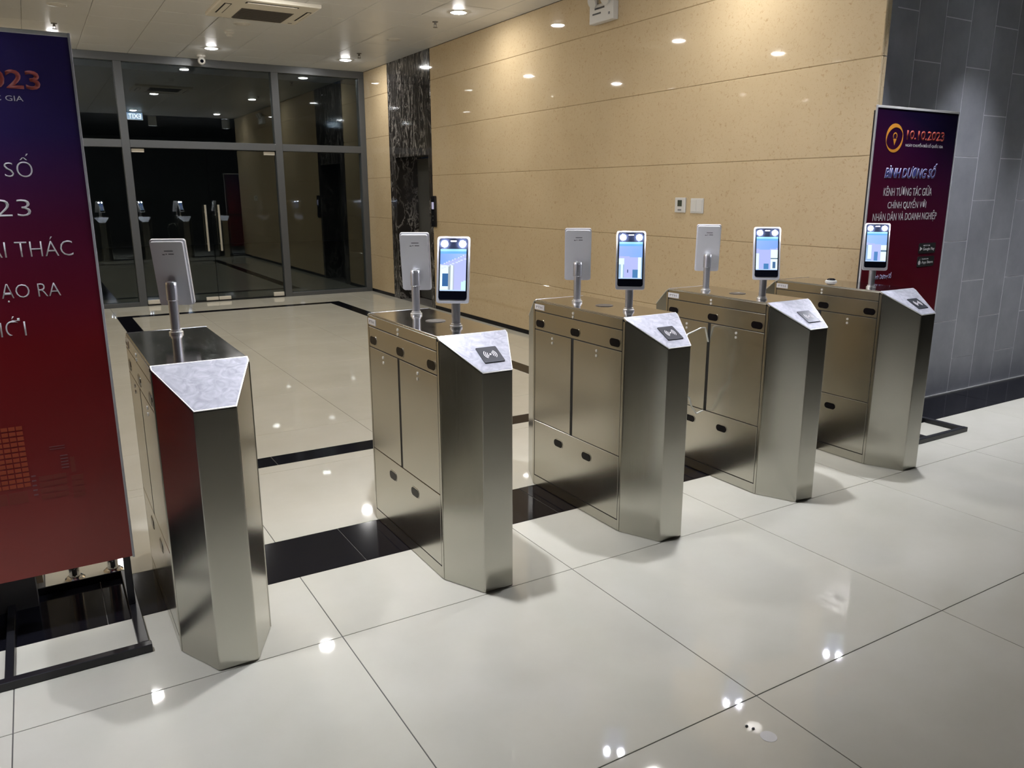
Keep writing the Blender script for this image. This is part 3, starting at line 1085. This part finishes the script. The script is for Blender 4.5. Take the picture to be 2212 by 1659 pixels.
# loose grommet on the last gate
g = thing('cable_grommet', 'small dark domed grommet with white rim on the rightmost gate', 'grommet', (4.155, 3.12, TT + 0.0025))
bm = bmesh.new()
lathe(bm, [(0.034, 0), (0.034, 0.006), (0.028, 0.009), (0, 0.009)], 20)
ob('rim', bm, M_WHITEPLASTIC, g)
bm = bmesh.new()
lathe(bm, [(0.026, 0.009), (0.024, 0.016), (0.014, 0.021), (0, 0.022)], 20)
ob('dome', bm, M_BLACKGLASS, g, smooth=True)

# ================================================================== FACE TERMINALS
TILT = math.radians(13)
HW, HH = 0.130, 0.262
H0 = Vector((0, -0.060, 0.105))      # lower edge of the head, relative to the pole foot


def hfn(u, v, d):
    """head coordinates: u across, v up the head from its lower edge, d backwards from the glass"""
    s, c = math.sin(TILT), math.cos(TILT)
    return H0 + Vector((u, s * v + c * (d - 0.012), c * v - s * (d - 0.012)))


def head_meshes():
    m = {}
    bm = bmesh.new()
    extrude(bm, [(u, v + HH / 2) for u, v in rrect(HW, HH, 0.010, 4)], hfn, 0.0, 0.013)
    bevel(bm, 0.003, 2, [e for e in bm.edges if abs(e.calc_face_angle(0)) > 1.0])
    m['bezel'] = to_mesh('bezel', bm, M_SILVER)
    bm = bmesh.new()
    extrude(bm, [(u, v + HH / 2) for u, v in rrect(HW - 0.012, HH - 0.010, 0.008, 4)], hfn, 0.0135, 0.030)
    bevel(bm, 0.006, 2, [e for e in bm.edges if abs(e.calc_face_angle(0)) > 1.0])
    m['rear_housing'] = to_mesh('rear_housing', bm, M_SILVER)
    bm = bmesh.new()
    extrude(bm, [(u, v + HH / 2 + 0.003) for u, v in rrect(HW - 0.017, HH - 0.022, 0.010, 4)], hfn, -0.0012, 0.002)
    m['glass'] = to_mesh('front_glass', bm, M_BLACKGLASS)
    for i, u in enumerate((-0.036, 0.036)):
        bm = bmesh.new()
        rings = [[bm.verts.new(hfn(u + r * math.cos(2 * PI * q / 20), 0.233 + r * math.sin(2 * PI * q / 20), dd)) for q in range(20)]
                 for r, dd in ((0.0128, -0.0013), (0.0118, -0.0048), (0.0086, -0.0080), (0.0040, -0.0094))]
        for ra_, rb_ in zip(rings, rings[1:]):
            for q in range(20):
                bm.faces.new((ra_[q], ra_[(q + 1) % 20], rb_[(q + 1) % 20], rb_[q]))
        bm.faces.new(rings[-1])
        bm.faces.new(rings[0][::-1])
        m['flash%d' % i] = to_mesh('flash_lamp', bm, M_FLASH)
    bm = bmesh.new()
    extrude(bm, [(u, v + 0.244) for u, v in rrect(0.024, 0.005, 0.0024, 3)], hfn, -0.0020, -0.0013)
    m['sensor'] = to_mesh('camera_eye', bm, M_LILACINK)
    # rear knuckle between head and pole
    bm = bmesh.new()
    extrude(bm, rrect(0.030, 0.036, 0.012, 5), lambda u, v, d: hfn(u, v + 0.072, d), 0.029, 0.050)
    bevel(bm, 0.004, 2, [e for e in bm.edges if abs(e.calc_face_angle(0)) > 1.0])
    m['knuckle'] = to_mesh('hinge', bm, M_SILVER)
    # rear print
    bm = bmesh.new()
    for (u0, u1, v) in ((-0.020, 0.012, 0.222), (-0.022, -0.002, 0.210), (0.003, 0.008, 0.210), (0.011, 0.020, 0.2085)):
        extrude(bm, [(u0, v - 0.002), (u1, v - 0.002), (u1, v + 0.002), (u0, v + 0.002)], hfn, 0.0298, 0.0305)
    m['label'] = to_mesh('rear_marking', bm, M_GREYINK)
    bm = bmesh.new()
    lathe(bm, [(0.026, 0), (0.026, 0.008), (0.021, 0.010), (0.021, 0.016), (0.0175, 0.017)], 24)
    m['collar'] = to_mesh('foot_collar', bm, M_EDGE)
    bm = bmesh.new()
    lathe(bm, [(0.0172, 0.016), (0.0185, 0.128)], 24)
    m['pole'] = to_mesh('pole', bm, M_GREYPOLE, False)
    bm = bmesh.new()
    lathe(bm, [(0.0185, 0.128), (0.0215, 0.132), (0.0215, 0.188), (0.0208, 0.192), (0, 0.192)], 24)
    m['sleeve'] = to_mesh('sleeve', bm, M_GREYPOLE, False)
    bm = bmesh.new()
    lathe(bm, [(0.0208, 0.1922), (0.0200, 0.199), (0.013, 0.203), (0, 0.204)], 24)
    m['cap'] = to_mesh('sleeve_cap', bm, M_EDGE, False)
    return m


HM = head_meshes()


def lerp(a, b, t):
    return tuple(x + (y - x) * t for x, y in zip(a, b))


def scene_pixel(kind, u, v):
    """live picture on a terminal: u across 0..1, v up 0..1 (linear colours)"""
    if v > 0.955:
        return (0.30, 0.66, 1.0)
    if v > 0.90:
        return (0.12, 0.40, 0.85)
    if v < 0.03:
        return (0.45, 0.62, 0.95)
    if kind == 0:
        if v > 0.62 + 0.26 * u:
            return lerp((0.20, 0.36, 0.88), (0.34, 0.50, 0.98), u)
        if abs(v - (0.62 + 0.26 * u)) < 0.012 or abs(v - (0.52 + 0.26 * u)) < 0.012:
            return (0.62, 0.70, 1.0)
        if u < 0.56 and v < 0.62:
            if u > 0.08 and u < 0.30 and 0.12 < v < 0.42:
                return (0.035, 0.12, 0.30)
            if 0.33 < u < 0.39:
                return (0.33, 0.38, 0.42)
            if 0.50 < u < 0.53:
                return (0.40, 0.44, 0.60)
            return (0.74, 0.94, 1.0)
        if u > 0.80 and v < 0.20 + 0.3 * (u - 0.8):
            return (0.55, 0.85, 0.95)
        return lerp((0.46, 0.49, 0.80), (0.40, 0.46, 0.85), v)
    if kind == 1:
        if v > 0.62 - 0.05 * u:
            return lerp((0.30, 0.42, 0.90), (0.22, 0.40, 0.92), u)
        if u < 0.24 and v < 0.55:
            return (0.70, 0.92, 1.0) if 0.10 < u < 0.2 or v > 0.40 else (0.30, 0.45, 0.62)
        if u > 0.84 and v < 0.70:
            return (0.72, 0.94, 1.0) if u < 0.95 else (0.25, 0.38, 0.55)
        if 0.60 < u < 0.80 and v < 0.26:
            return (0.07, 0.20, 0.42)
        if 0.36 < u < 0.41 and 0.16 < v < 0.24:
            return (0.08, 0.10, 0.22)
        return (0.42, 0.46, 0.86)
    if kind == 2:
        if v > 0.60 + 0.10 * abs(u - 0.4):
            return lerp((0.26, 0.42, 0.92), (0.20, 0.36, 0.85), u)
        if u < 0.14 and v < 0.5:
            return (0.72, 0.94, 1.0)
        if u > 0.66 and v < 0.62:
            if 0.78 < u < 0.90 and 0.06 < v < 0.25:
                return (0.06, 0.14, 0.28)
            if abs(v - 0.34) < 0.02:
                return (0.05, 0.09, 0.15)
            return (0.74, 0.94, 1.0)
        if 0.38 < u < 0.60 and v < 0.2:
            return (0.06, 0.20, 0.44)
        return (0.40, 0.45, 0.84)
    if v > 0.64 - 0.10 * u:
        return lerp((0.32, 0.50, 0.95), (0.26, 0.44, 0.90), u)
    if u < 0.26 and v < 0.56:
        return (0.70, 0.92, 1.0) if (u > 0.08 and v > 0.08) else (0.28, 0.42, 0.65)
    if u > 0.72 and v < 0.66:
        return (0.74, 0.94, 1.0) if abs(v - 0.36) > 0.02 else (0.12, 0.2, 0.3)
    if 0.42 < u < 0.60 and v < 0.32:
        return (0.08, 0.22, 0.48)
    return (0.42, 0.48, 0.88)


def screen_mesh(kind):
    nx, nz = 22, 36
    U, V0, V1 = 0.052, 0.048, 0.213
    verts, faces, cols = [], [], []
    for j in range(nz + 1):
        for i in range(nx + 1):
            verts.append(hfn(-U + 2 * U * i / nx, V0 + (V1 - V0) * j / nz, -0.0016))
    for j in range(nz):
        for i in range(nx):
            a = j * (nx + 1) + i
            faces.append((a, a + 1, a + nx + 2, a + nx + 1))
            cols.append(scene_pixel(kind, (i + 0.5) / nx, (j + 0.5) / nz))
    me = bpy.data.meshes.new('screen')
    me.from_pydata(verts, [], faces)
    at = me.color_attributes.new('Col', 'FLOAT_COLOR', 'CORNER')
    k = 0
    for c in cols:
        for q in range(4):
            at.data[k].color = (*c, 1)
            k += 1
    me.materials.append(M_SCREEN)
    return me


def terminal(x, y, theta, label, kind):
    t = thing('face_terminal', label, 'terminal', (x, y, TT + 0.0026), theta, 'face terminals on the gates')
    link('pole', HM['pole'], t)
    link('sleeve', HM['sleeve'], t)
    link('sleeve_cap', HM['cap'], t)
    link('foot_collar', HM['collar'], t)
    link('hinge', HM['knuckle'], t)
    link('bezel', HM['bezel'], t)
    rh = link('rear_housing', HM['rear_housing'], t)
    link('rear_marking', HM['label'], rh)
    fg = link('front_glass', HM['glass'], t)
    link('screen', screen_mesh(kind), fg)
    link('flash_lamp', HM['flash0'], fg)
    link('flash_lamp', HM['flash1'], fg)
    link('camera_eye', HM['sensor'], fg)
    return t


D = math.radians
terminal(1.428, 2.815, -D(38), 'lit face terminal facing the camera, on the second gate from the left', 0)
terminal(2.310, 2.800, -D(38), 'lit face terminal facing the camera, on the middle gate', 1)
terminal(3.150, 2.765, -D(38), 'lit face terminal facing the camera, on the fourth gate from the left', 2)
terminal(4.065, 2.785, -D(48), 'lit face terminal in front of the far red banner', 3)
terminal(0.433, 3.255, PI - D(24), 'face terminal seen from behind, silver back, on the leftmost gate', 1)
terminal(1.430, 3.210, PI - D(32), 'face terminal seen from behind, on the second gate from the left', 2)
terminal(2.285, 3.172, PI - D(36), 'face terminal seen from behind, on the middle gate', 3)
terminal(3.167, 3.180, PI - D(42), 'face terminal seen from behind, on the fourth gate from the left', 1)

# ================================================================== BANNERS
BW = 0.836


def banner_stand(xc, label, pm):
    t = thing('banner_stand', label, 'banner', (xc, 3.02, 0), 0, 'red standing banners')
    h = BW / 2
    bx('print_panel', -h + 0.008, h - 0.008, 0.0, 0.006, 0.226, 2.013, pm, t)
    for (a, b, c, d) in ((-h, -h + 0.008, 0.222, 2.026), (h - 0.008, h, 0.222, 2.026)):
        bx('edge_trim', a, b, -0.002, 0.008, c, d, M_TRIM, t, 0.001)
    bx('edge_trim', -h + 0.008, h - 0.008, -0.002, 0.008, 2.013, 2.026, M_WHITEPLASTIC, t, 0.001)
    for sx in (-1, 1):
        a, b = sorted((sx * (h - 0.016), sx * (h - 0.040)))
        bx('upright', a, b, 0.0065, 0.0305, 0.030, 2.0, M_BLACKPAINT, t, 0.002)
        a, b = sorted((sx * (h - 0.006), sx * (h - 0.040)))
        bx('foot_bar', a, b, -0.29, 0.33, 0.0, 0.030, M_BLACKPAINT, t, 0.002)
    bx('foot_bar', -0.013, 0.013, -0.29, 0.33, 0.0, 0.028, M_BLACKPAINT, t, 0.002)
    bx('front_rail', -h - 0.0, h + 0.0, -0.322, -0.2905, 0.0, 0.030, M_BLACKPAINT, t, 0.002)
    bx('rear_rail', -h, h, 0.3305, 0.3605 - 0.026, 0.0, 0.030, M_BLACKPAINT, t, 0.002)
    bx('cross_bar', -h + 0.0405, h - 0.0405, 0.0065, 0.0305, 1.0, 1.03, M_BLACKPAINT, t, 0.002)
    return t


b1 = banner_stand(-0.238, 'large dark blue to red banner with white text, cut by the left edge', M_BANNER_A)
o = -0.238
YB = -0.0002


def put(b, off, name, s, x0, x1, z0, z1, m, **kw):
    return text(name, s, x0 - off, x1 - off, z0, z1, YB, m, b, **kw)


put(b1, o, 'year_lettering', '2023', -0.112, 0.080, 1.849, 1.906, M_ORANGEINK, bold=0.02)
put(b1, o, 'small_lettering', 'QUỐC GIA', -0.118, 0.028, 1.810, 1.838, M_WHITEINK)
put(b1, o, 'lettering', 'CHUYỂN ĐỔI SỐ', -0.50, 0.026, 1.583, 1.655, M_WHITEINK, bold=-0.012)
put(b1, o, 'lettering', '10/10/2023', -0.48, 0.006, 1.461, 1.514, M_WHITEINK, bold=-0.012)
put(b1, o, 'lettering', 'TẠO LẬP VÀ KHAI THÁC', -0.585, 0.110, 1.317, 1.400, M_WHITEINK, bold=-0.012)
put(b1, o, 'lettering', 'DỮ LIỆU SỐ ĐỂ TẠO RA', -0.540, 0.058, 1.188, 1.272, M_WHITEINK, bold=-0.012)
put(b1, o, 'lettering', 'GIÁ TRỊ MỚI', -0.420, -0.056, 1.062, 1.142, M_WHITEINK, bold=-0.012)


def quads(bm, x0, x1, z0, z1, nx, nz, gx, gz, lean=0.0):
    for i in range(nx):
        for j in range(nz):
            a = x0 + (x1 - x0) * (i + gx / 2) / nx
            b = x0 + (x1 - x0) * (i + 1 - gx / 2) / nx
            c = z0 + (z1 - z0) * (j + gz / 2) / nz
            d = z0 + (z1 - z0) * (j + 1 - gz / 2) / nz
            extrude(bm, [(a, c), (b, c), (b, d), (a, d)], lambda u, v, dd: Vector((u - o, YB - dd, v)), 0, 0.0005)


bm = bmesh.new()
quads(bm, -0.30, -0.108, 0.555, 0.775, 9, 12, 0.16, 0.30)
tag(ob('tower_print', bm, M_TOWERINK, b1), kind='stuff')
bm = bmesh.new()
quads(bm, -0.085, 0.000, 0.500, 0.590, 2, 4, 0.05, 0.30)
quads(bm, 0.012, 0.050, 0.490, 0.575, 1, 4, 0.05, 0.22)
quads(bm, 0.016, 0.030, 0.585, 0.64, 1, 1, 0.0, 0.0)
quads(bm, -0.30, -0.12, 0.50, 0.545, 3, 1, 0.1, 0.1)
tag(ob('block_print', bm, M_BLOCKINK, b1), kind='stuff')
bm = bmesh.new()
quads(bm, -0.012, 0.011, 0.600, 0.655, 1, 5, 0.0, 0.72)
quads(bm, -0.105, -0.092, 0.515, 0.60, 1, 5, 0.0, 0.7)
quads(bm, -0.04, 0.006, 0.672, 0.69, 1, 2, 0.0, 0.8)
tag(ob('light_print', bm, mat('dusky_rose_ink', (0.20, 0.07, 0.08), 0.5), b1), kind='stuff')

XB2 = 4.706
b2 = banner_stand(XB2, 'far red banner with amber ring logo, before the grey tiled wall', M_BANNER_B)


def ring_piece(bm, cx, cz, rx, rz, a0, a1, w0, w1):
    n = 20
    out, inn = [], []
    for k in range(n + 1):
        t = k / n
        a = math.radians(a0 + (a1 - a0) * t)
        ww = w0 + (w1 - w0) * math.sin(PI * t)
        out.append((cx + rx * math.cos(a), cz + rz * math.sin(a)))
        inn.append((cx + (rx - ww) * math.cos(a), cz + (rz - ww) * math.sin(a)))
    extrude(bm, out + inn[::-1], lambda u, v, d: Vector((u - XB2, YB - d, v)), 0, 0.0006)


CX, CZ = 4.482, 1.848
bm = bmesh.new()
ring_piece(bm, CX, CZ, 0.083, 0.083, 20, 200, 0.002, 0.024)
ring_piece(bm, CX, CZ, 0.083, 0.083, 200, 380, 0.002, 0.018)
ob('ring_logo', bm, M_YELLOWINK, b2)
bm = bmesh.new()
ring_piece(bm, CX + 0.004, CZ + 0.012, 0.020, 0.020, -40, 220, 0.004, 0.006)
extrude(bm, [(CX - 0.012, CZ - 0.004), (CX + 0.02, CZ - 0.004), (CX + 0.004, CZ - 0.042)], lambda u, v, d: Vector((u - XB2, YB - d, v)), 0, 0.0006)
ob('pin_logo', bm, M_YELLOWINK, b2)
put(b2, XB2, 'date_lettering', '10.10.2023', 4.600, 4.990, 1.842, 1.898, M_ORANGEINK, bold=0.03)
put(b2, XB2, 'small_lettering', 'NGÀY CHUYỂN ĐỔI SỐ QUỐC GIA', 4.598, 4.985, 1.800, 1.826, M_WHITEINK)
put(b2, XB2, 'title_outline', 'BÌNH DƯƠNG SỐ', 4.424, 4.952, 1.616, 1.708, M_LILACINK, bold=0.035, italic=0.25)
put(b2, XB2, 'title_lettering', 'BÌNH DƯƠNG SỐ', 4.431, 4.945, 1.620, 1.704, M_BLUEINK, italic=0.25, depth=0.0010)
put(b2, XB2, 'lettering', 'KÊNH TƯƠNG TÁC GIỮA', 4.432, 4.925, 1.512, 1.575, M_WHITEINK)
put(b2, XB2, 'lettering', 'CHÍNH QUYỀN VỚI', 4.486, 4.880, 1.430, 1.500, M_WHITEINK)
put(b2, XB2, 'lettering', 'NHÂN DÂN VÀ DOANH NGHIỆP', 4.352, 5.008, 1.352, 1.424, M_WHITEINK)
for z0, s1, s2 in ((1.150, 'GET IT ON', 'Google Play'), (1.065, 'Download on the', 'App Store')):
    bm = bmesh.new()
    extrude(bm, rrect(0.185, 0.066, 0.010, 3), lambda u, v, d: Vector((4.948 - XB2 + u, YB - d, z0 + 0.033 + v)), 0, 0.0006)
    bd = ob('app_badge', bm, M_DARKINK, b2)
    text('badge_lettering', s1, 4.905 - XB2, 4.975 - XB2, z0 + 0.045, z0 + 0.054, YB - 0.0007, M_WHITEINK, bd)
    text('badge_lettering', s2, 4.905 - XB2, 5.028 - XB2, z0 + 0.014, z0 + 0.037, YB - 0.0007, M_WHITEINK, bd)
    bm = bmesh.new()
    if s2[0] == 'G':
        extrude(bm, [(-0.010, -0.014), (0.016, 0), (-0.010, 0.014)], lambda u, v, d: Vector((4.880 - XB2 + u, YB - 0.0007 - d, z0 + 0.030 + v)), 0, 0.0006)
    else:
        extrude(bm, [(0.013 * math.cos(2 * PI * q / 16), -0.004 + 0.014 * math.sin(2 * PI * q / 16)) for q in range(16)],
                lambda u, v, d: Vector((4.880 - XB2 + u, YB - 0.0007 - d, z0 + 0.030 + v)), 0, 0.0006)
        extrude(bm, [(0.0, 0.012), (0.008, 0.022), (0.003, 0.012)], lambda u, v, d: Vector((4.880 - XB2 + u, YB - 0.0007 - d, z0 + 0.030 + v)), 0, 0.0006)
    ob('badge_symbol', bm, M_WHITEINK, bd)
put(b2, XB2, 'foot_lettering', 'Bình Dương Số', 4.425, 4.600, 1.000, 1.045, M_LILACINK, bold=0.02)

# ================================================================== RAILING BEHIND THE LEFT BANNER
for xx, lab in ((-0.022, 'chrome barrier post behind the left banner, left of two'), (0.118, 'chrome barrier post behind the left banner, next to the first gate')):
    t = thing('barrier_post', lab, 'post', (xx, 3.43, 0), 0, 'chrome posts behind the left banner')
    bm = bmesh.new()
    lathe(bm, [(0.021, 0.012), (0.021, 0.95), (0.012, 0.965), (0, 0.967)], 22)
    ob('tube', bm, M_CHROME, t, smooth=False)
    bm = bmesh.new()
    lathe(bm, [(0.037, 0), (0.037, 0.008), (0.030, 0.014), (0.0212, 0.016)], 22)
    ob('base_flange', bm, M_CHROME, t)

# small marks on the near floor
st = bmesh.new()
lathe(st, [(0.024, 0.0), (0.024, 0.0008), (0, 0.0008)], 24, 1.649, 1.304)
tag(ob('floor_sticker', st, M_PAPER), 'small round white sticker on the floor at the lower right', 'sticker')
for (x, y, lab) in ((1.636, 1.350, 'tiny black crumb beside the white floor sticker, nearer one'), (1.628, 1.368, 'tiny black crumb beside the white floor sticker, farther one')):
    bm = bmesh.new()
    bmesh.ops.create_icosphere(bm, subdivisions=1, radius=0.005)
    bmesh.ops.scale(bm, vec=(1.2, 0.9, 0.5), verts=bm.verts[:])
    bmesh.ops.translate(bm, vec=(x, y, 0.0022), verts=bm.verts[:])
    tag(ob('floor_crumb', bm, M_DARKINK), lab, 'crumb', 'crumbs by the floor sticker')
